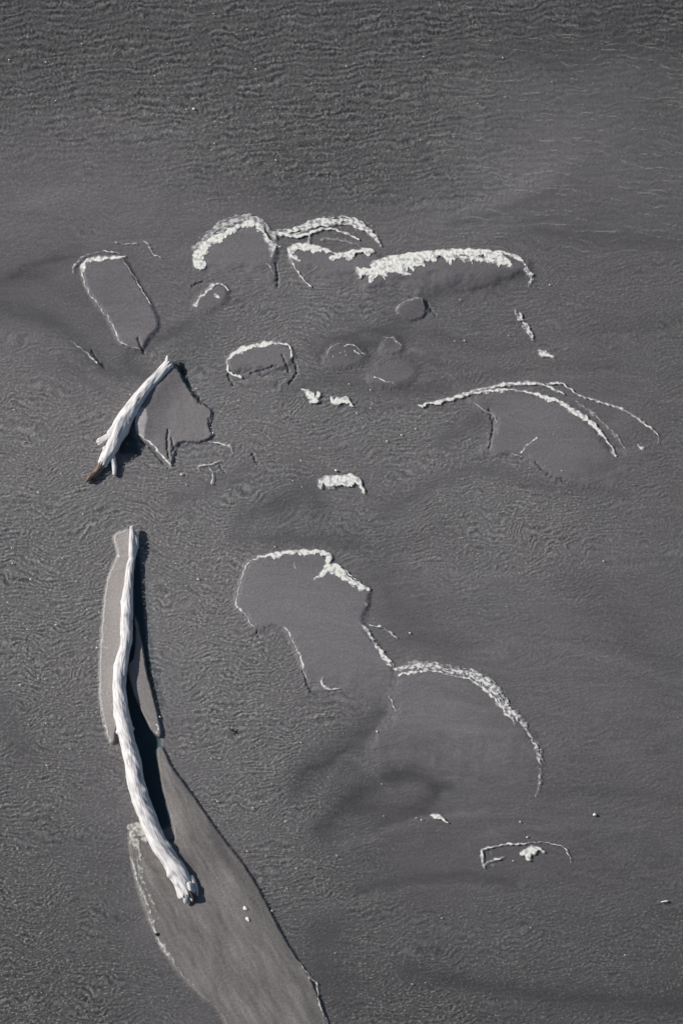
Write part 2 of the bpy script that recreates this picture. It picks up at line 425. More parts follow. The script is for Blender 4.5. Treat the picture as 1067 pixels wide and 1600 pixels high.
def water_material():
    m, nt, b = new_mat('shallow_water')
    out = nt.nodes['Material Output']; nt.nodes.remove(b)
    tc = N(nt, 'ShaderNodeTexCoord').outputs['Object']
    mp = N(nt, 'ShaderNodeMapping'); mp.inputs['Scale'].default_value = (1, 2.2, 1); nt.links.new(tc, mp.inputs['Vector'])
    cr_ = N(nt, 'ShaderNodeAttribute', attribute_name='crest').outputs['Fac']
    am = N(nt, 'ShaderNodeAttribute', attribute_name='chop').outputs['Fac']
    hn = math_n(nt, 'MULTIPLY', noise_n(nt, 11, 3, mp.outputs[0], .6), am)
    bp = N(nt, 'ShaderNodeBump'); bp.inputs['Strength'].default_value = .8; bp.inputs['Distance'].default_value = .03
    nt.links.new(hn, bp.inputs['Height'])
    gl = N(nt, 'ShaderNodeBsdfGlossy'); gl.inputs['Roughness'].default_value = .22
    nt.links.new(bp.outputs[0], gl.inputs['Normal'])
    tr = N(nt, 'ShaderNodeBsdfTransparent'); 
    dp = N(nt, 'ShaderNodeAttribute', attribute_name='depth').outputs['Fac']       # centimetres of water above the sand
    tint = N(nt, 'ShaderNodeMix', data_type='RGBA'); tint.inputs[6].default_value = (1, 1, 1, 1); tint.inputs[7].default_value = (.46, .68, .76, 1)
    nt.links.new(math_n(nt, 'POWER', math_n(nt, 'MULTIPLY', dp, 1/7.0), 3.0), tint.inputs[0]); nt.links.new(tint.outputs[2], tr.inputs['Color'])
    fr = N(nt, 'ShaderNodeFresnel'); fr.inputs['IOR'].default_value = 1.33
    nt.links.new(bp.outputs[0], fr.inputs['Normal'])
    bk = N(nt, 'ShaderNodeNewGeometry').outputs['Backfacing']      # sunlight leaves the thin film at the angle it entered
    nt.links.new(math_n(nt, 'ADD', 1.33, math_n(nt, 'MULTIPLY', bk, 1/1.33-1.33)), fr.inputs['IOR'])
    mx = N(nt, 'ShaderNodeMixShader'); nt.links.new(fr.outputs[0], mx.inputs[0])
    nt.links.new(tr.outputs[0], mx.inputs[1]); nt.links.new(gl.outputs[0], mx.inputs[2])
    df = N(nt, 'ShaderNodeBsdfDiffuse'); df.inputs['Color'].default_value = (.66, .65, .56, 1)   # glints on the wavelets, painted as pale colour
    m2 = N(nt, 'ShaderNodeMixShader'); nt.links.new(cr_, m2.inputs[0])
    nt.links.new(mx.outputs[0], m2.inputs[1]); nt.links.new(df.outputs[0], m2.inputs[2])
    nt.links.new(m2.outputs[0], out.inputs['Surface'])
    return m

def foam_material(name, col, thin):
    m, nt, b = new_mat(name)
    out = nt.nodes['Material Output']
    tc = N(nt, 'ShaderNodeTexCoord').outputs['Object']
    dn = N(nt, 'ShaderNodeAttribute', attribute_name='thickness').outputs['Fac']
    n1 = noise_n(nt, 60, 4, tc, .7); n2 = noise_n(nt, 9, 3, tc)
    mix = N(nt, 'ShaderNodeMix', data_type='RGBA')
    mix.inputs[6].default_value = thin+(1,); mix.inputs[7].default_value = col+(1,)
    nt.links.new(math_n(nt, 'MULTIPLY', dn, math_n(nt, 'ADD', .5, n2)), mix.inputs[0])
    sc = N(nt, 'ShaderNodeVectorMath', operation='SCALE'); nt.links.new(mix.outputs[2], sc.inputs[0])
    nt.links.new(math_n(nt, 'ADD', .72, math_n(nt, 'MULTIPLY', n1, .5)), sc.inputs['Scale'])
    nt.links.new(sc.outputs[0], b.inputs['Base Color'])
    b.inputs['Roughness'].default_value = .8; b.inputs['Specular IOR Level'].default_value = .2
    bp = N(nt, 'ShaderNodeBump'); bp.inputs['Strength'].default_value = .4; bp.inputs['Distance'].default_value = .006
    nt.links.new(n1, bp.inputs['Height']); nt.links.new(bp.outputs[0], b.inputs['Normal'])
    tr = N(nt, 'ShaderNodeBsdfTransparent')
    mx = N(nt, 'ShaderNodeMixShader')
    rm = N(nt, 'ShaderNodeMapRange'); rm.inputs['From Min'].default_value = 0; rm.inputs['From Max'].default_value = .80
    nt.links.new(dn, rm.inputs['Value']); nt.links.new(rm.outputs[0], mx.inputs[0])
    nt.links.new(tr.outputs[0], mx.inputs[1]); nt.links.new(b.outputs[0], mx.inputs[2])
    nt.links.new(mx.outputs[0], out.inputs['Surface'])
    return m

def wood_material(name, c0, c1, c2):
    m, nt, b = new_mat(name)
    uv = N(nt, 'ShaderNodeUVMap').outputs[0]        # u across the grain, v along it (metres)
    mp = N(nt, 'ShaderNodeMapping'); mp.inputs['Scale'].default_value = (26, 1.6, 1); nt.links.new(uv, mp.inputs['Vector'])
    mp2 = N(nt, 'ShaderNodeMapping'); mp2.inputs['Scale'].default_value = (4, 1.6, 1); nt.links.new(uv, mp2.inputs['Vector'])
    g = noise_n(nt, 2.0, 5, mp.outputs[0], .65); l = noise_n(nt, 3.0, 4, mp2.outputs[0], .6)
    cr_ = N(nt, 'ShaderNodeValToRGB'); e = cr_.color_ramp.elements
    e[0].position = .35; e[0].color = c0+(1,); e[1].position = .60; e[1].color = c2+(1,)
    k = e.new(.47); k.color = c1+(1,)
    nt.links.new(math_n(nt, 'ADD', math_n(nt, 'MULTIPLY', g, .55), math_n(nt, 'MULTIPLY', l, .45)), cr_.inputs[0])
    mp3 = N(nt, 'ShaderNodeMapping'); mp3.inputs['Scale'].default_value = (3.5, .9, 1); nt.links.new(uv, mp3.inputs['Vector'])
    st = N(nt, 'ShaderNodeMapRange'); nt.links.new(noise_n(nt, 3.2, 5, mp3.outputs[0], .7), st.inputs['Value'])
    st.inputs['From Min'].default_value = .52; st.inputs['From Max'].default_value = .72; st.inputs['To Max'].default_value = .55
    sm = N(nt, 'ShaderNodeMix', data_type='RGBA'); nt.links.new(st.outputs[0], sm.inputs[0]); nt.links.new(cr_.outputs[0], sm.inputs[6])
    sm.inputs[7].default_value = tuple(x*.72 for x in c1)+(1,)
    nt.links.new(sm.outputs[2], b.inputs['Base Color'])
    b.inputs['Roughness'].default_value = .75; b.inputs['Specular IOR Level'].default_value = .25
    bp = N(nt, 'ShaderNodeBump'); bp.inputs['Strength'].default_value = .7; bp.inputs['Distance'].default_value = .015
    nt.links.new(g, bp.inputs['Height']); nt.links.new(bp.outputs[0], b.inputs['Normal'])
    return m

M_SAND = sand_material()
M_WATER = water_material()
M_FOAM = foam_material('dried_foam', (.74, .73, .66), (.38, .38, .41))
M_FOAMG = foam_material('grey_foam', (.44, .43, .38), (.27, .26, .27))
M_WOOD = wood_material('bleached_wood', (.18, .165, .165), (.52, .50, .50), (.70, .68, .65))
M_BROWN = wood_material('damp_brown_wood', (.04, .03, .025), (.12, .08, .065), (.26, .20, .165))
M_DARK = wood_material('dark_wood', (.012, .010, .010), (.03, .025, .022), (.08, .07, .06))

# ------------------------------------------------------------------ the ground sheet
def axis(lo, hi, step, far):
    core = np.arange(lo, hi, step); a = []; b = []; d = step; x = lo
    while x > -far: d *= 1.22; x -= d; a.append(x)
    d = step; x = core[-1]
    while x < far: d *= 1.22; x += d; b.append(x)
    return np.concatenate([a[::-1], core, b])
gx = axis(-6.3, 6.3, .0125, 900); gy = axis(-9.3, 9.6, .0125, 900)
GX, GY = np.meshgrid(gx, gy)
PX, PY = plan(np.clip(GX, -25, 25), np.clip(GY, -25, 25))
z, tone, rip, bar = terrain(PX, PY)
near = np.exp(-(np.maximum(np.abs(GX)-6.3, 0)**2+np.maximum(np.abs(GY)-9.4, 0)**2)/.8)
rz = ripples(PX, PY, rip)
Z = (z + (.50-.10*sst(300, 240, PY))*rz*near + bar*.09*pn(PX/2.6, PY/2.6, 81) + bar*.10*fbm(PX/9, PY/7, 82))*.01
tone = tone + 21.0*rz*near + (3.5+2.5*bar)*pn(PX/2.2, PY/2.0, 83)*near  # light on the ripples painted in: crests paler, troughs darker
me, _ = grid_mesh('ground', GX, GY, Z)
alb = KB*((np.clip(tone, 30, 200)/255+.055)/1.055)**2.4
set_attr(me, 'silt_and_shade', alb); set_attr(me, 'rippled', rip); set_attr(me, 'bar', bar); set_attr(me, 'dry', np.clip(bar*(PX < 530)*(sst(560, 600, PY)*(PX < 345)*(.4+.6*sst(800, 860, PY))+(PY > 1150)), 0, 1))
ground = link('ground', me, M_SAND); ground['kind'] = 'structure'

# ------------------------------------------------------------------ the water sheet
gx2 = axis(-6.3, 6.3, .016, 900); gy2 = axis(-9.3, 9.6, .016, 900)
WX, WY = np.meshgrid(gx2, gy2)
QX, QY = plan(np.clip(WX, -25, 25), np.clip(WY, -25, 25))
zb2, _, rip2, bar2 = terrain(QX, QY)
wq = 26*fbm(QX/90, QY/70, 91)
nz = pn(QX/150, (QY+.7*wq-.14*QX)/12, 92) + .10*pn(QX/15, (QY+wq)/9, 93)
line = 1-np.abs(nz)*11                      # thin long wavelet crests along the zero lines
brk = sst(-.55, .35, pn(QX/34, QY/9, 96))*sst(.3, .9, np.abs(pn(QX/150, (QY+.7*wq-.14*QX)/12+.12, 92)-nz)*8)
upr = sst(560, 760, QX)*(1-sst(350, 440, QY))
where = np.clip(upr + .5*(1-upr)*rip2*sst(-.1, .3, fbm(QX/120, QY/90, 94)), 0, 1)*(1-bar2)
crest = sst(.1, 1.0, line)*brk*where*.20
spark = sst(.30, .75, pn((QX+.3*QY)/4.2, (QY+wq*.5-.2*QX)/1.7, 95))*rip2*(1-upr*.6)*.42*(1-bar2)*(.35+.65*sst(60, 330, QY))  # pale specks painted where the ripples would glint
line = np.clip(line, 0, 1)
chop = np.clip(.25+.75*np.maximum(rip2, upr*.8), 0, 1)
wz = line*.12*where*np.exp(-(np.maximum(np.abs(WX)-6.3, 0)**2+np.maximum(np.abs(WY)-9.4, 0)**2)/.8)
me, _ = grid_mesh('water', WX, WY, wz*.01*(1-bar2))
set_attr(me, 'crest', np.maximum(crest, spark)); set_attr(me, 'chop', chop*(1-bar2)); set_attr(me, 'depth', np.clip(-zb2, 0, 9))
water = link('water', me, M_WATER); water['kind'] = 'structure'

def surf(px, py):
    """height in metres of what lies on top there, sand or water"""
    a = np.atleast_1d(np.asarray(px, float)); b = np.atleast_1d(np.asarray(py, float))
    zz = terrain(a, b)[0]
    return np.maximum(zz, 0.0)*.01

# ------------------------------------------------------------------ driftwood
def tube(name, pts, mat, parent=None, seed=0, rough=.05, groove=.04, seg=56, step=1.1, cap0=.5, cap1=.5, knots=(), jag=(0, 0)):
    """pts: (px, py, z cm, radius cm). A knotty, grooved, tapering stem."""
    q = cr([(p[0], p[1], p[2]+50, p[3]) for p in pts], step)
    q[:, 2] -= 50
    x, y, zz = P(q[:, 0], q[:, 1], q[:, 2]*.01)
    C_ = np.stack([x, y, zz], -1); R = q[:, 3]*.01
    T = np.gradient(C_, axis=0); T /= np.linalg.norm(T, axis=1)[:, None]+1e-9
    # smooth tangents
    for _ in range(3): T[1:-1] = (T[:-2]+T[1:-1]+T[2:])/3
    T /= np.linalg.norm(T, axis=1)[:, None]
    s = np.concatenate([[0], np.cumsum(np.linalg.norm(np.diff(C_, axis=0), axis=1))])
    up = np.array([0, 0, 1.0]); A = np.cross(T, up); A /= np.linalg.norm(A, axis=1)[:, None]; B = np.cross(A, T)
    th = np.linspace(0, 2*np.pi, seg, endpoint=False)
    ss, tt = np.meshgrid(s, th, indexing='ij')
    tw = tt + .04*ss
    cx, cy = np.cos(tw), np.sin(tw)
    lump = fbm(ss*3.0+cx*.9+seed*3, cy*.9+ss*.5, seed+5, 3)
    gro = pn(tw*4.5+9, ss*1.1+seed, seed+8)*.9+.6*pn(tw*13, ss*2.5, seed+9)
    fine = pn(cx*7+seed, cy*7+ss*2.2, seed+11)
    rr = R[:, None]*(1+rough*2.2*lump+groove*gro+groove*.6*fine)
    for (ks, ka, kh, kw) in knots:      # s fraction, angle, height (fraction of r), size (m)
        dd = ((ss-ks*s[-1])/kw)**2+(np.angle(np.exp(1j*(tt-ka)))*R[:, None]/kw)**2
        rr = rr + R[:, None]*kh*np.exp(-dd)
    # broken ends
    off = np.zeros_like(ss)
    for end, jg in ((0, jag[0]), (1, jag[1])):
        if jg:
            e = (s[-1]-ss) if end else ss
            k = np.exp(-(e/(jg*1.6))**2)
            jn = np.abs(pn(cx*3.1+seed, cy*3.1, seed+21))*1.3 + .5*pn(cx*8, cy*8+seed, seed+22)
            off += (-1 if end else 1)*k*jg*jn
            rr = rr*(1+.22*k*pn(cx*4, cy*4, seed+23))
    V = C_[:, None, :] + T[:, None, :]*off[..., None] + A[:, None, :]*(rr*np.cos(tt))[..., None] + B[:, None, :]*(rr*np.sin(tt))[..., None]
    n = len(s); verts = list(map(tuple, V.reshape(-1, 3))); faces = []; uvs = []
    for i in range(n-1):
        for j in range(seg):
            k = (j+1) % seg
            faces.append((i*seg+j, i*seg+k, (i+1)*seg+k, (i+1)*seg+j))
            u0 = th[j]*R[i]+.3; u1 = (th[j]+2*np.pi/seg)*R[i]+.3
            uvs += [(u0, s[i]), (u1, s[i]), (u1, s[i+1]), (u0, s[i+1])]
    # end caps in two rings
    for end, cp in ((0, cap0), (n-1, cap1)):
        sg = -1 if end == 0 else 1
        c = C_[end]; prev = end*seg; 
        for f_, ax in ((.75, .55), (.4, .85)):
            base = len(verts)
            for j in range(seg):
                p = V[end, j]; q_ = c+(p-c)*f_+T[end]*sg*R[end]*cp*ax*(1+.35*math.sin(j*1.7+seed))
                verts.append(tuple(q_))
            for j in range(seg):
                k = (j+1) % seg
                fc = (prev+j, base+j, base+k, prev+k) if sg < 0 else (prev+k, base+k, base+j, prev+j)
                faces.append(fc); uvs += [(j*.01, 0), (j*.01, .02), (k*.01, .02), (k*.01, 0)]
            prev = base
        verts.append(tuple(c+T[end]*sg*R[end]*cp*.9)); ci = len(verts)-1
        for j in range(seg):
            k = (j+1) % seg
            faces.append((prev+j, ci, prev+k) if sg < 0 else (prev+k, ci, prev+j)); uvs += [(j*.01, 0), (j*.01, .02), (k*.01, 0)]
    m = bpy.data.meshes.new(name); m.from_pydata(verts, [], faces)
    uvl = m.uv_layers.new(name='UVMap'); uvl.data.foreach_set('uv', np.array(uvs, np.float32).ravel())
    m.polygons.foreach_set('use_smooth', np.ones(len(m.polygons), bool)); m.update()
    return link(name, m, mat, parent)
def empty_at(name, px, py):
    e = bpy.data.objects.new(name, None); S.collection.objects.link(e); e.empty_display_size = .3
    return e

# long log: left edge, right edge per row
E2 = [(838,203,216.5),(852,202,216.5),(870,202.5,212.5),(884,198.5,210),(912,195,208.5),(940,190.5,207.7),(969,188.5,207.2),(997,189,207),(1014,186,204.5),
      (1039,179.5,199.5),(1067,177,197.5),(1095,177,199),(1120,179.5,203),(1136,183,207.5),(1164,190,213),(1192,195.5,221),(1220,199,224.5),(1249,206.5,234),
      (1277,216.5,245.5),(1305,228,256),(1322,235,266),(1341,247,280),(1361,259,294),(1384,272,304),(1400,281,309)]
pts = []
for i, (y, l, r) in enumerate(E2):
    j0, j1 = max(i-1, 0), min(i+1, len(E2)-1)
    dx = ((E2[j1][1]+E2[j1][2])-(E2[j0][1]+E2[j0][2]))/2; dy = E2[j1][0]-E2[j0][0]
    c = dy/math.hypot(dx, dy)
    R = (r-l)/2*c
    t = (y-838)/(1400-838)
    zc = float(np.interp(y, [838,900,1000,1060,1140,1200,1250,1290,1340,1400], [4.5,5,8,9.5,11,9,7,4.5,3.6,3.2]))
    pts.append(((l+r)/2, y+zc*.0, zc, R))
log2 = empty_at('driftwood_log', 240, 1120)
tag(log2, 'long sinuous bleached driftwood trunk with a frayed lower end, lying on the sand tongue', 'driftwood', None)
tube('trunk', pts, M_WOOD, log2, seed=3, rough=.11, groove=.042, jag=(.02, .07), cap0=.7, cap1=.35,
     knots=[(.53, 0.2, .30, .035), (.53, 3.0, .22, .03), (.36, 0.3, .15, .05), (.18, .4, .2, .04), (.22, 1.2, .15, .03), (.70, 2.6, .15, .05), (.60, 1.3, .13, .04), (.86, 2.9, .2, .06), (.93, .6, .25, .05), (.05, .5, .35, .04)])
tube('branch_stub', [(206.5,872,5,4.5),(207,855,8,5.2),(206.8,840,9,4.6),(206.4,824,9,3.3)], M_WOOD, log2, seed=9, seg=32, rough=.08, cap1=.8)
# splinters of the frayed end
for k, (a, b, c, d, e, f, r) in enumerate([(288,1378,11,290,1408,8,4.8),(296,1380,12,300,1404,8,4.6),(299,1370,5,308,1396,4.5,4.2),(281,1376,8,284,1400,4,4.2),(293,1384,5,295,1409,4,4)]):
    tube('splinter', [(a, b, c, r), ((a+c*0+d)/2+.5, (b+e)/2, (c+f)/2, r*1.05), (d, e, f, r*.6), (d+.6, e+4, f-1.5, r*.22)], M_WOOD, log2, seed=20+k, seg=24, rough=.24, groove=.2, cap1=.5)
tube('hollow', [(297,1393,12,4.4),(301,1401,10,4.2),(304,1407,6,2.6)], M_DARK, log2, seed=31, seg=20, rough=.2)

# short forked log
log1 = empty_at('driftwood_log', 200, 660)
tag(log1, 'short forked bleached driftwood trunk with a brown broken tip, resting against the grey sand slab', 'driftwood', None)
zb = .96
tube('trunk', [(266,567.5,5.5,8.2),(258,576,5.0,8.3),(249,586,4.5,8.8),(232,604,4.6,9.2),(215.5,625.4,5.5,10.6),(201,645,5.6,12.2),(190,666,9.2,13.4),(181.5,683,12,12.8),(174.5,700,9,10.4),(166.5,713.5,6,8.6),(160,725.5,4.5,7.2)],
     M_WOOD, log1, seed=5, rough=.09, groove=.05, jag=(.03, .02), cap0=.35, cap1=.6, knots=[(.68, 3.0, .12, .05), (.5, 2.8, .15, .04), (.75, .3, .2, .05), (.4, 1.5, .12, .05), (.62, 1.2, .12, .04)])
tube('branch_stub', [(183,679,13,8),(172,683.5,13.5,7.8),(161,688.5,12.5,7.3),(155,691.5,11.5,6.2)], M_WOOD, log1, seed=12, seg=36, rough=.12, jag=(0, .02), cap1=.5)
tube('branch', [(168,698,7,8.4),(173,709,5.5,6.4),(177.3,719,4.6,4.6),(179,729,3.6,3.8),(179.2,741,2.5,2.9)], M_WOOD, log1, seed=14, seg=32, rough=.08, cap1=.8)
tube('broken_spur', [(260,572,10,3.4),(261,564,11,2.8),(261.8,557,11,1.7)], M_WOOD, log1, seed=15, seg=24, rough=.12, cap1=1)
tube('knot', [(174,690,14,3.5),(170.5,695,12,2.8),(169,699,10,1.6)], M_WOOD, log1, seed=16, seg=24)
tip = tube('broken_tip', [(161,724,4.4,6.8),(155,733,3.6,5.0),(150,738.5,3,4.9),(144,744,2.5,5.8),(139,750,2,4.0)], M_BROWN, log1, seed=17, seg=36, rough=.2, groove=.12, jag=(0, .05), cap1=.4)
tip['label'] = 'damp brown broken tip of the trunk'
tube('splinter', [(141,744,3,2.4),(137,749,2.5,2.2),(134.5,752.5,1.5,1.2)], M_BROWN, log1, seed=18, seg=18, rough=.2)
tube('splinter', [(146,745,3,2.6),(144,750,2.4,2.3),(143,753.5,2,1.2)], M_DARK, log1, seed=19, seg=18, rough=.2)

# ------------------------------------------------------------------ foam
def foam(name, label, strokes, group=None, mat=None, h=2.2, res=.75, seed=0, cat='foam'):
    """strokes: (points (x, y, half width), frill, patch, streak, density)"""
    allp = [p for st in strokes for p in st[0]]
    m = max(p[2] for p in allp)+8
    x0, x1 = min(p[0] for p in allp)-m, max(p[0] for p in allp)+m
    y0, y1 = min(p[1] for p in allp)-m, max(p[1] for p in allp)+m
    ax = np.arange(x0, x1, res); ay = np.arange(y0, y1, res)
    A, B = np.meshgrid(ax, ay)
    wa = A+2.2*pn(A/9, B/9, seed+101)+.3*pn(A/2.6, B/2.6, seed+102); wb = B+2.2*pn(A/9, B/9, seed+103)+.3*pn(A/2.6, B/2.6, seed+104)
    F = np.full(A.shape, -1.0); Dn = np.zeros(A.shape); H = np.zeros(A.shape)
    for si, (pts, frill, patch, streak, dens) in enumerate(strokes):
        if len(pts) == 1: pts = [pts[0], (pts[0][0]+.8, pts[0][1]+.3, pts[0][2])]
        d, s, o, wd, L = line_d(wa, wb, pts)
        fr = frill*(np.abs(pn(s/7+seed, o/9, seed+110+si))*.9+.35*np.abs(pn(s/2.6, o/5, seed+120))+.9*pn(s/15, s*0+seed, seed+111))*(o > 0)
        side = np.where(o > 0, np.maximum(wd*.55+fr*1.25, .5), wd)
        if frill == 0: side = np.where(wd < 2.2, wd*.80, wd)*(1+.35*pn(s/6, o*0+seed, seed+112)+.3*pn(s/19, o*0+seed, seed+119))
        side = side*1.22
        f = 1-d/side
        if streak: f = f - streak*np.clip(.15+1.3*pn(s/38+seed, o/1.55, seed+113)+.4*pn(s/9, o/2, seed+114), 0, 3)*sst(-.2, 1, 1-np.abs(f-.2))
        if patch: f = f - patch*np.clip(.42+2.0*(.55*pn(s/8+seed, o/2.3, seed+115)+.3*pn(A/3+seed, B/3, seed+121)+.35*pn(s/24, o/8, seed+122)), 0, 3)
        dd = dens*sst(0, 1.0, f*np.maximum(wd, .8)/np.where(frill > 0, 2.7, 3.2)*np.where(wd < 2.2, 2.2, 1))*(.6+.7*sst(-.35, .25, pn(A/6, B/5, seed+118)))
        F = np.maximum(F, f); Dn = np.maximum(Dn, dd)
        hh = h*np.sqrt(np.clip(f, 0, 1))*np.clip(wd/6, .22, 1)*(.35+.65*dens)
        if frill: hh *= .85+.5*np.abs(pn(s/5.2+seed, o/12, seed+110+si))
        H = np.maximum(H, hh)
    H = H*.36*(.85+.35*fbm(A/4.5, B/4.5, seed+117)) - .5*(F <= 0) 
    Zs = surf(A.ravel(), B.ravel()).reshape(A.shape)
    Zw = Zs + H*.01 + .0035*(F > 0)
    X, Y, _ = P(A, B, 0*A)
    me, vid = grid_mesh(name, X, Y, Zw, keep=F > 0)
    set_attr(me, 'thickness', Dn.ravel()[vid])
    o = link(name, me, mat or M_FOAM)
    ctr = Vector((float(X.mean()), float(Y.mean()), 0))
    me.transform(__import__('mathutils').Matrix.Translation(-ctr)); o.location = ctr
    return tag(o, label, cat, group)
G = 'foam lines left on the wet sand'
foam('foam_ridge', 'curved cream foam ridge with scalloped inner edge, leftmost of the thick foam ridges',
 [([(312.6,413,9),(309.5,398,8),(326,380.5,7),(345.5,369,6.5),(368.4,357.5,6.5),(385,351,5.5),(401,351,6.5),(411,362,3.4),(421,377,3.2),(437,385.5,2.6)], 6, .22, 0, 1),
  ([(303,388,5),(329,366,8),(355,349,9),(381.5,341,8),(401,342,6),(417.6,356,5),(430.7,372,5)], 0, .2, 1.1, .5),
  ([(426,383,6),(425,397,4.5),(424,402,2)], 0, .3, 0, .6), ([(416,412,1),(424,420,1.4),(427,428,.8)], 0, 0, 0, .6)], G, seed=1)
foam('foam_streak', 'broad feathery grey white foam streaks curving right above the scalloped small foam caps',
 [([(424,366,4),(453.7,362,7),(480,354,8),(506,348,8),(532,345,9),(558.6,349,9),(578,361,7),(594,384,3)], 0, .1, 1.0, .72),
  ([(434,362.5,4),(460,370,4),(480,365.8,3.4),(499.6,359,3),(519,358,2.8),(542,365.8,3),(560,374,2)], 2, .15, .3, .95),
  ([(483,367,1.6),(482,377,2),(480,384,2.4)], 0, 0, 0, .9),
  ([(500,372,4),(530,376,5),(560,382,4)], 0, .4, 1.1, .3)], G, seed=2, h=1.2)
foam('foam_ridge', 'hooked cream foam rim on the small slab between the two larger foam ridges',
 [([(467,408,3),(453,396,4.5),(460,388.7,7),(480,387,7),(499.6,388.7,4.5),(525.8,397,1.6)], 5, .1, 0, 1),
  ([(452,398.5,3),(460,416.6,2),(470,431,2.2),(478,440,1.6),(485,447.7,2)], 0, .1, 0, .9),
  ([(474,432,2),(492,420,1.6),(506,412,1)], 0, .4, 0, .3)], G, seed=3)
foam('foam_patch', 'short stubby cream foam patch just left of the longest foam ridge', [([(518,405,4.5),(532,402,7),(552,397,6.5),(571.7,392.5,5.5),(585,392,2.5)], 7, .1, 0, 1)], G, seed=4)
foam('foam_ridge', 'longest and thickest cream foam ridge, fanning out at its left end',
 [([(569.4,423,5),(580,428,9),(590,420,13),(608.7,413,12),(635,408,11),(661,403.5,10),(694,399,9),(726.8,396.5,7.5),(759.6,397,6.5),(785,402,5),(795,409,3)], 10, .08, 0, 1),
  ([(578,440,3),(586,430,8),(600,424,9),(618,422,6),(640,429,2.2)], 4, .15, .2, 1),
  ([(726,394,3),(740,392,3),(766,393,3),(792.4,396.5,3),(808.8,403,3.2),(821,414,2)], 0, 0, 0, 1),
  ([(700,402,4),(740,404,5),(775,408,5),(790,410,4)], 6, .35, .3, .75),
  ([(580,412,3),(610,404,4),(650,399,4)], 0, .2, .9, .6)], G, seed=5, h=3)
foam('foam_trail', 'thin broken foam trail dropping from the right end of the longest foam ridge',
 [([(821,416,3),(823,424,5),(830,436,6),(826,446,2)], 0, .75, 0, .6), ([(822,428,3)], 0, .3, 0, .5)], G, seed=6, h=.8)
foam('foam_trail', 'sparse faint foam trail in the calm water below the end of the longest foam ridge', [([(804,484,4),(815,501,5.5),(824,516,5),(832,528,5)], 0, .8, 0, .62)], G, seed=41, h=.8)
foam('foam_patch', 'small grey white foam tuft ending the sparse trail at the upper right', [([(842,548,4),(852,553,5.5),(865,558,3)], 0, .35, 0, .8), ([(846,552,5)], 0, .2, 0, .85)], G, seed=42, h=.8)
foam('foam_line', 'hair thin pale foam line round the small pointed slab under the longest foam ridge', [([(622,492,1),(620,481,1.6),(638,470,1.4),(656,465,1.6),(661,475,1),(667,487,.8)], 0, .25, 0, .5)], G, seed=7, h=.5)
foam('foam_patch', 'small white foam hook below the curved foam ridge, left of centre',
 [([(306,477,4),(311,468,4),(319,459,4),(335.6,445,3.4),(348.7,444.5,2),(357,454,1.4)], 0, .15, .3, .85), ([(337,462,3),(343,464,4)], 0, .2, 0, .9)], G, seed=8, h=1)
foam('foam_edging', 'thin foam rim outlining the long tapering slab above the forked driftwood',
 [([(130,430,1.8),(129.5,417,3.6),(137,408.4,4),(150,404.7,4.2),(161,403.7,4),(174,402,2.8),(193,402,1.6)], 4, .05, 0, 1),
  ([(191,404,.9),(202.5,420.6,1.2),(217.5,445,1.4),(228.7,463.7,1.3),(236,475,2)], 0, .1, 0, .8),
  ([(130,428,1.6),(134,446,1.6),(140,456,2.6),(146,465.6,1.8),(159.4,484,1.4),(170.6,499,1.6),(180,516,1.6),(187.5,533,2.5),(200.6,540.6,1.3),(219,545,1.2)], 0, .2, 0, .75),
  ([(114,426,1.6),(118,413,2),(135,398,2.4),(159,393.5,2.2),(180,394,2),(195,400,1.6)], 0, .55, 0, .6)], G, seed=9, h=1.2)
foam('foam_trail', 'left level row of foam dashes above the long tapering slab', [([(180,379,1.6),(195,381,1.8),(214,381,2)], 0, .55, 0, .7)], G, seed=43, h=.6)
foam('foam_trail', 'right slanting row of foam dots above the long tapering slab',
 [([(225,377.5,1.6),(233,383,1.8),(238,396,1.6),(254,403,2)], 0, .65, 0, .6)], G, seed=10, h=.6)
foam('foam_streak', 'thin slanting white streak in the dark channel at the left, below the long tapering slab',
 [([(112,534,.9),(122,540,1.6),(131,548,1.4),(144,559,3),(153.7,568.7,1.3)], 0, .15, .5, .75)], G, seed=11, h=.7)
foam('foam_ring', 'open oval foam ring with a thick upper left side, left of centre',
 [([(376.6,589,1.6),(367,586,2),(359,581,2),(355.5,567,2),(364,554,3.8),(381.4,544.6,4.6),(403.7,540,4.4),(423,536.6,3.8),(445,538,2.2),(456,548,2),(454.7,559,1)], 3, .08, 0, 1)], G, seed=12, h=1.4)
foam('foam_streak', 'two small nested foam arcs right of the oval foam ring',
 [([(509,559,.9),(512,550,1.4),(520,541,1.5),(531,536.6,1.2)], 0, .1, 0, .6), ([(537.6,540,1.5),(546,538,1.7),(558,543,1.5),(571,556,1)], 0, .1, 0, .8),
  ([(539.5,548,2.6),(542,556,2.6)], 0, .3, 0, .5), ([(554,548,1.6),(562,553,2)], 0, .2, 0, .7), ([(520,557,2)], 0, .2, 0, .5)], G, seed=13, h=.7)
foam('foam_streak', 'faint short foam arc above the calm dark channel near the centre', [([(598,526,.9),(610,527,1.6),(618,531,2),(628,541,1)], 0, .2, 0, .55)], G, seed=14, h=.5)
foam('foam_streak', 'short slanting foam dash in two pieces below the faint short arc', [([(584,588,2),(592,592,1.6),(601,596,1.8),(615.7,599,1.6)], 0, .35, 0, .8)], G, seed=15, h=.6)
foam('foam_patch', 'crinkled left foam clump of the pair at the centre', [([(472,609,3),(480,612,4),(486,619,8.5),(493,625,7.5),(497,614,3)], 3, .35, 0, 1)], G, seed=16)
foam('foam_patch', 'rounded right foam clump of the pair at the centre', [([(517,622,4),(520,628,6),(531,627,7.5),(542,626,5),(549,631,2)], 3, .22, 0, 1)], G, seed=17)
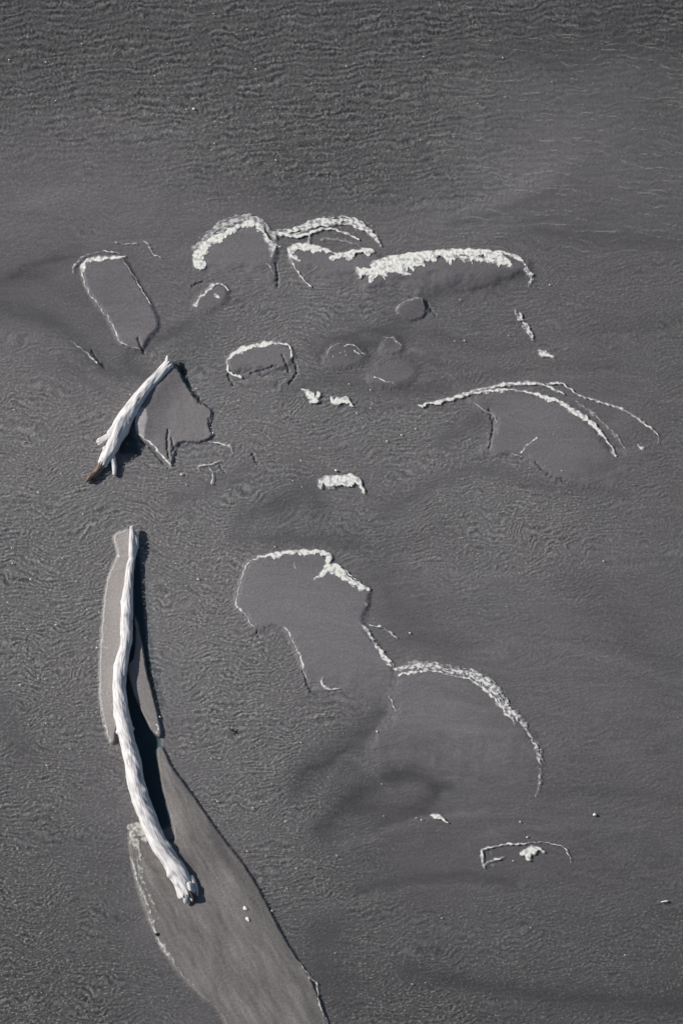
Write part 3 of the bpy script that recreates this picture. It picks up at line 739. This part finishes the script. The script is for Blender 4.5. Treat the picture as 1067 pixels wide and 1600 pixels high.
foam('foam_patch', 'solitary thick cap of cream foam above the middle slab',
 [([(501,762,4),(502,753,6),(509,748,5.5),(520,747,4)], 0, .3, 0, .8), ([(517,751,6),(531,752,9),(546,750,9),(556,750,7),(562,758,4),(569.5,768,2.6)], 5, .1, 0, 1), ([(512,760,5),(520,763,4)], 0, .5, 0, .5)], G, seed=18, h=2.6)
foam('foam_ridge', 'long white foam arc in three strands round the top of the right hand slab',
 [([(655,634,1.6),(664,632,2),(678.8,631,3.8),(696,624.7,4),(712,620,2.4),(731,616,2.4),(775,609.5,3),(810,611,2.6),(836,616,3.2),(849.5,621,4.4),(871,627,3.4),(893,640,4.2),(915,655,4.8),(932.6,670,4),(950,692,2.8),(961,712,1.8)], 3.4, .2, 0, 1),
  ([(709,619,2),(753,608,3),(792.6,600,3.6),(827.6,599,3.6),(853.8,604,3),(880,616,2)], 0, 0, .4, .95),
  ([(853.8,600,2),(875.7,598.4,2),(889,607,2),(906,618,2.2),(941,629,2.7),(976,642,2.7),(1007,662,2.1),(1024.5,677,1.5),(1027,692,1)], 0, .12, .2, .9),
  ([(900,628,3),(930,650,4),(960,680,4),(978,702,3)], 0, .5, .8, .4)], G, seed=19, h=1.3)
foam('foam_patch', 'little white foam tuft at the lower right end of the right hand foam arc', [([(998,697,3),(1003,701,3)], 0, .1, 0, 1)], G, seed=20, h=1.5)
foam('foam_line', 'hair thin foam line down the left side of the right hand slab', [([(738,629,1),(751,638,1.1),(768.5,646.6,1.2),(777,660,1)], 0, .05, 0, .8)], G, seed=21, h=.5)
foam('foam_line', 'short broken foam stroke near the lower edge of the right hand slab',
 [([(814,708,2),(818,702,2.2),(823,696,2.4),(831,690,1.8),(838.5,683,3)], 0, .35, 0, .9), ([(799,708,1.2),(808,711,1.4),(815,713,1.2)], 0, .3, 0, .8), ([(826,713,1),(840,724,.9),(854,738,.8)], 0, .2, 0, .5)], G, seed=22, h=.8)
foam('foam_edging', 'foam rim of the middle slab, frilled along the top and hair thin down the left',
 [([(404.5,870,2.6),(418,868.5,3.4),(442,865,4.8),(469,863,4.6),(496,863,4.6),(509,866,5.5),(515,872,5),(512.5,879,3.4)], 5, .08, .1, 1),
  ([(404.5,871,2),(389.5,879,2),(380.5,897,1.4),(373,927,1.3),(369.4,946.5,1.5),(382,957,1.5),(391,972,1.5),(398.5,981,1.3)], 0, .05, 0, .85),
  ([(398,981,.7),(430,978,.7)], 0, .3, 0, .4),
  ([(434.5,976.5,.9),(448,984,1.3),(460,1005,1.5),(472,1032,1.6),(473.5,1047,1.6),(479.5,1059,1.2)], 0, .05, 0, .85)], G, seed=23, h=1.5)
foam('foam_patch', 'fan shaped foam spill on the upper right of the middle slab',
 [([(492,904,2),(503,898,5.5),(512,891,9),(523,890,9),(535,898,8),(547,908,8),(562,916,6.5),(576,921,3)], 5, .1, .5, .98)], G, seed=24, h=1.3)
foam('foam_line', 'tiny upright foam dash inside the top of the middle slab', [([(459.5,880,1.2),(461.5,888,1.2)], 0, 0, 0, .9)], G, seed=25, h=.6)
foam('foam_trail', 'crumbly foam trail down the right side of the middle slab',
 [([(562,972,1.2),(574,987,3.4),(586,1008,4),(598,1023,5),(610,1038,5)], 0, .5, 0, .85),
  ([(575,985,3)], 0, .3, 0, .8)], G, seed=26, h=1)
foam('foam_line', 'short foam loop right of the crumbly trail beside the middle slab', [([(578,977,2),(595,979.5,2.2),(607,987,2.2),(619,996,2)], 0, .25, 0, .75)], G, seed=44, h=1)
foam('foam_patch', 'small round foam dot above the crumbly trail beside the middle slab', [([(572,943,3.2)], 0, .2, 0, .8)], G, seed=45, h=1)
foam('foam_ridge', 'long crumbly foam arc curling down the right, past the middle slab',
 [([(618,1047,5),(643,1043,8),(668,1040,8),(697,1046,7),(725.7,1051,7),(751,1061,9),(770,1076.5,9.5),(786,1099,9),(802,1116,7),(815,1129,4.5)], 0, .5, .8, .62),
  ([(640,1036,5),(690,1040,5),(740,1050,6),(772,1070,6),(800,1106,5),(822,1132,4)], 0, .9, .5, .4),
  ([(624,1054,2),(648,1050,2),(671.5,1048,2.4),(713,1056,2.6),(738.5,1064,3.2),(764,1083,3.2),(780,1102,3.4),(792,1117,3.4),(805,1130,2.4)], 3, .35, 0, .9),
  ([(815,1127,4),(827.7,1150,4.6),(840,1172,5),(843.6,1197.6,4),(842,1223,3.2),(837,1245,1.6)], 0, .7, 0, .55)], G, seed=27, h=1.4)
foam('foam_line', 'small upright white dash below the joint of the two slabs', [([(609,1088,1.2),(612,1098,1.6),(616,1106,1.6),(620.5,1111.5,1)], 0, .1, 0, .85)], G, seed=28, h=.6)
foam('foam_line', 'small foam corner at the lower left end of the middle slab', [([(505,1059,2.4),(502,1066,3.6),(511,1075.5,2.6),(532,1075.5,1.4)], 0, .2, 0, .85)], G, seed=29, h=1)
foam('foam_patch', 'lone white foam comma on the calm dark water at the lower right', [([(673,1274.5,2.6),(684,1277,4.6),(694,1281,3),(701,1286,1)], 2, .05, 0, 1)], G, seed=30, h=1.4)
foam('foam_line', 'thin wandering foam outline at the lower right',
 [([(755,1358,1.2),(754,1352,3),(752.5,1338,2.2),(752.5,1327,2),(772,1323,1.9),(792,1318.7,1.7),(806,1319.5,2.2),(828,1316,1.1),(853.7,1317,1.2),(879,1323,1.7),(887.4,1335.6,1.3),(891.6,1347,.9)], 0, .12, 0, .8),
  ([(755,1352,3),(766.5,1345,2.4),(789,1339,1.6)], 0, .25, 0, .65), ([(768,1352,2)], 0, .2, 0, .5), ([(766,1331,1),(768,1334,1)], 0, 0, 0, .5)], G, seed=31, h=.9)
foam('foam_patch', 'ragged white foam blob inside the thin outline at the lower right',
 [([(814,1334,4),(822,1331,6.5),(832,1328,6),(839.6,1325,3.5),(849.4,1332,2.6)], 0, .1, 0, 1), ([(824,1336,6),(827,1343,4)], 0, .15, 0, 1)], G, seed=32, h=2)
foam('foam_line', 'thin white foam line running off the lower left of the slab behind the forked driftwood',
 [([(216,680,1.6),(226,685,1.8),(235,691.5,1.8),(249,707,1.7),(261.7,722,1.7),(266,726,3.2)], 0, .05, 0, .95)], G, seed=33, h=.8)
foam('foam_line', 'small foam wisp at the lower right corner of the slab behind the forked driftwood', [([(327.7,690,1.2),(344.6,694,2.2),(358.6,698.5,3.4),(364,708,1.6)], 0, .3, 0, .7)], G, seed=34, h=.8)
foam('foam_line', 'faint foam squiggle right below the forked driftwood slab',
 [([(312,738,1.2),(309.5,729.5,1.4),(325,725,1.8),(343,720,1.4)], 0, .1, 0, .9), ([(326,729.5,1.3),(333,742,1.6),(330.5,756,1.6)], 0, .15, 0, .85)], G, seed=35, h=.6)
foam('foam_edging', 'patchy grey foam edge down the left side of the sand tongue',
 [([(202.5,1330,2.4),(207,1346,3.6),(212,1362,4),(221,1389,4),(232.5,1419,4),(242,1452,4),(251,1471,5),(262.5,1490,5),(277.5,1512,3),(292.5,1529,2.2),(315,1553.7,1.3),(345,1580,1.1)], 0, .5, 0, .75),
  ([(214,1340,6),(222,1370,5),(238,1408,4),(247.5,1432,3),(252,1450,2)], 0, .8, 0, .6)], G, mat=M_FOAMG, seed=36, h=1)
foam('foam_line', 'thin broken white foam line at the lower right edge of the sand tongue',
 [([(463,1499,1.4),(474,1513,2.2),(483.6,1527,3),(495,1538.7,1.8),(498.6,1565,1.5),(508,1590,1.7),(514,1606,1.4)], 0, .25, 0, .75)], G, seed=37, h=.9)
foam('foam_edging', 'thin pale rim along the light sand sliver left of the long driftwood',
 [([(195.6,831,2.2),(186,835,1.4),(178.7,842,1.8),(181,856,1.6),(184,864.7,1.2),(176,888,1),(170,904,1.3),(167.5,926.5,1.1),(163,968.7,1),(158.5,1008,1.2),(160,1033,1.1),(157.6,1081,1.3),(159,1116.5,1.2),(167.5,1142,1.8),(174.5,1164,.9)], 0, .15, 0, .55),
  ([(166,1010,1.4),(171,1014,1.8)], 0, .2, 0, .6), ([(186,870,2)], 0, .1, 0, .9), ([(172,900,1),(184,894,1.2),(196,890,1)], 0, .2, 0, .4), ([(180,1018,1),(184,1020,1.4)], 0, .2, 0, .6)], G, seed=38, h=.7)
foam('foam_patch', 'small white foam tuft on the tip of the narrow sand ridge beside the long driftwood', [([(245,1132,1.4),(249,1140,2),(246,1146,3.2)], 0, .15, 0, .85)], G, seed=39, h=1)

# beige lumps gathered at the head of the tongue: many froth balls packed together
foam('froth_heap', 'lumpy beige heap of froth balls against the left side of the long driftwood',
 [([(203,1294,6),(214,1293,8),(224,1302,9),(228,1312,6)], 0, .25, 0, .9), ([(206,1302,6),(212,1318,7),(217,1330,5),(220,1344,3)], 0, .5, 0, .85)], None, mat=M_FOAMG, seed=40, h=3.2, res=.6)

# ------------------------------------------------------------------ small loose bits
def pebble(name, px, py, a, b, rot, h, mat, label, cat, group=None, seed=0):
    n, k = 12, 7; vs = []; fs = []
    rs = random.Random(seed)
    z0 = float(surf(px, py)[0])
    for i in range(k):
        ph = math.pi*i/(k-1)
        for j in range(n):
            th = 2*math.pi*j/n; r = math.sin(ph)*(1+.14*math.sin(3*th+seed)+.08*rs.uniform(-1, 1))
            x, y = a*r*math.cos(th), b*r*math.sin(th)
            vs.append(((x*math.cos(rot)-y*math.sin(rot))*.01, (x*math.sin(rot)+y*math.cos(rot))*.01, (h*math.cos(ph)*(1+.1*rs.uniform(-1, 1))+h*.4)*.01))
    for i in range(k-1):
        for j in range(n):
            l = (j+1) % n; fs.append((i*n+j, (i+1)*n+j, (i+1)*n+l, i*n+l))
    m = bpy.data.meshes.new(name); m.from_pydata(vs, [], fs)
    m.polygons.foreach_set('use_smooth', np.ones(len(fs), bool)); m.update()
    at = m.attributes.new('thickness', 'FLOAT', 'POINT'); at.data.foreach_set('value', np.ones(len(vs), np.float32))
    m.uv_layers.new(name='UVMap')
    o = link(name, m, mat); x, y, _ = P(px, py, z0); o.location = (x, y, z0)
    return tag(o, label, cat, group)
pebble('shell', 383.5, 1419.5, 4.0, 2.8, -.6, 1.6, M_FOAM, 'upper of the two white shells on the sand tongue', 'shell', None, 1)
pebble('shell', 387.5, 1436.5, 4.2, 2.6, -.9, 1.6, M_FOAM, 'lower of the two white shells on the sand tongue', 'shell', None, 2)
pebble('shell', 928.5, 1273, 2.8, 2.2, 0, 1.4, M_FOAM, 'lone white shell on the calm water at the lower right', 'shell', None, 3)
pebble('shell', 303, 170, 2.4, 1.8, 0, 1.2, M_FOAM, 'lone white shell among the dark ripples at the upper left', 'shell', None, 4)
pebble('shell', 1038, 1408.5, 6.5, 1.4, .15, 1.2, M_FOAM, 'long narrow white sliver of shell at the lower right edge', 'shell', None, 5)
pebble('pebble', 245.5, 1460, 3.0, 2.6, .3, 2.0, M_DARK, 'dark pebble in the grey foam edge of the sand tongue', 'pebble', None, 6)
pebble('shell', 525, 735, 2.6, 1.6, -.3, 1.2, M_FOAM, 'small white shell above the solitary foam cap', 'shell', None, 7)
# a scrap of dark weed
wd = empty_at('seaweed_scrap', 362, 1141)
tag(wd, 'small dark scrap of weed on the ripples right of the long driftwood', 'seaweed')
for k, pp in enumerate([[(356,1137,.8,.6),(361,1140,1,1.2),(367,1144,.8,.9),(371,1146,.5,.4)], [(361,1140,.9,.9),(365,1139,.8,.7),(368,1138,.5,.3)], [(363,1142,.9,.8),(361,1145,.6,.5),(363,1147,.4,.3)]]):
    tube('frond', pp, M_DARK, wd, seed=60+k, seg=10, step=.8)

flecks = [(72,97),(128,68),(785,90),(334,21),(130,803),(13,941),(88,976),(71,1061),(152,1012),(32,1070),(72,1130),(45,1132),(73,1196),(110,1170),(60,1060),
 (118,1060),(405,1004),(390,1003),(407,1024),(446,1284),(386,1330),(448,1388),(425,1423),(424,1288),(640,989),(627,680),(604,689),(794,524),(725,532),(710,533),
 (858,445),(650,1278),(658,1281),(589,1143),(596,1225),(599,1275),(823,1308),(801,1345),(283,742),(204,616),(284,741),(545,600),(557,645),(470,1160),(812,1284),
 (250,1120),(300,1160),(330,1185),(340,1252),(395,1262),(408,1252),(275,880),(310,905),(20,880),(48,905),(98,872),(60,770),(95,740),(40,690),(22,640),(470,720),(500,700)]
rr_ = random.Random(5)
while len(flecks) < 170:
    x, y = rr_.uniform(5, 1060), rr_.uniform(20, 1590)
    rv = float(grid_lookup(RIP, np.array([x]), np.array([y]))[0])
    if rr_.random() < rv**2 and not (170 < x < 520 and y > 1180 and x-200 < (y-1180)*.75+90): flecks.append((x, y))
proto = []
for k in range(4):
    o = pebble('foam_fleck', flecks[k][0], flecks[k][1], 1.5-.12*k, 1.0-.1*k, k*.8, .45, M_FOAM, 'tiny white foam fleck on the rippled shallows', 'foam fleck', 'foam flecks scattered over the ripples', 30+k)
    proto.append(o)
fx = np.array([f[0] for f in flecks[4:]], float); fy = np.array([f[1] for f in flecks[4:]], float); fz = surf(fx, fy)
for i in range(len(fx)):
    c = proto[i % 4].copy(); S.collection.objects.link(c)
    x, y, _ = P(fx[i], fy[i], fz[i]); c.location = (x, y, fz[i])
    sc = rr_.uniform(.75, 1.35) if i < 58 else rr_.uniform(.5, .95)
    c.scale = (sc, sc, sc); c.rotation_euler = (0, 0, rr_.uniform(0, 6.28))
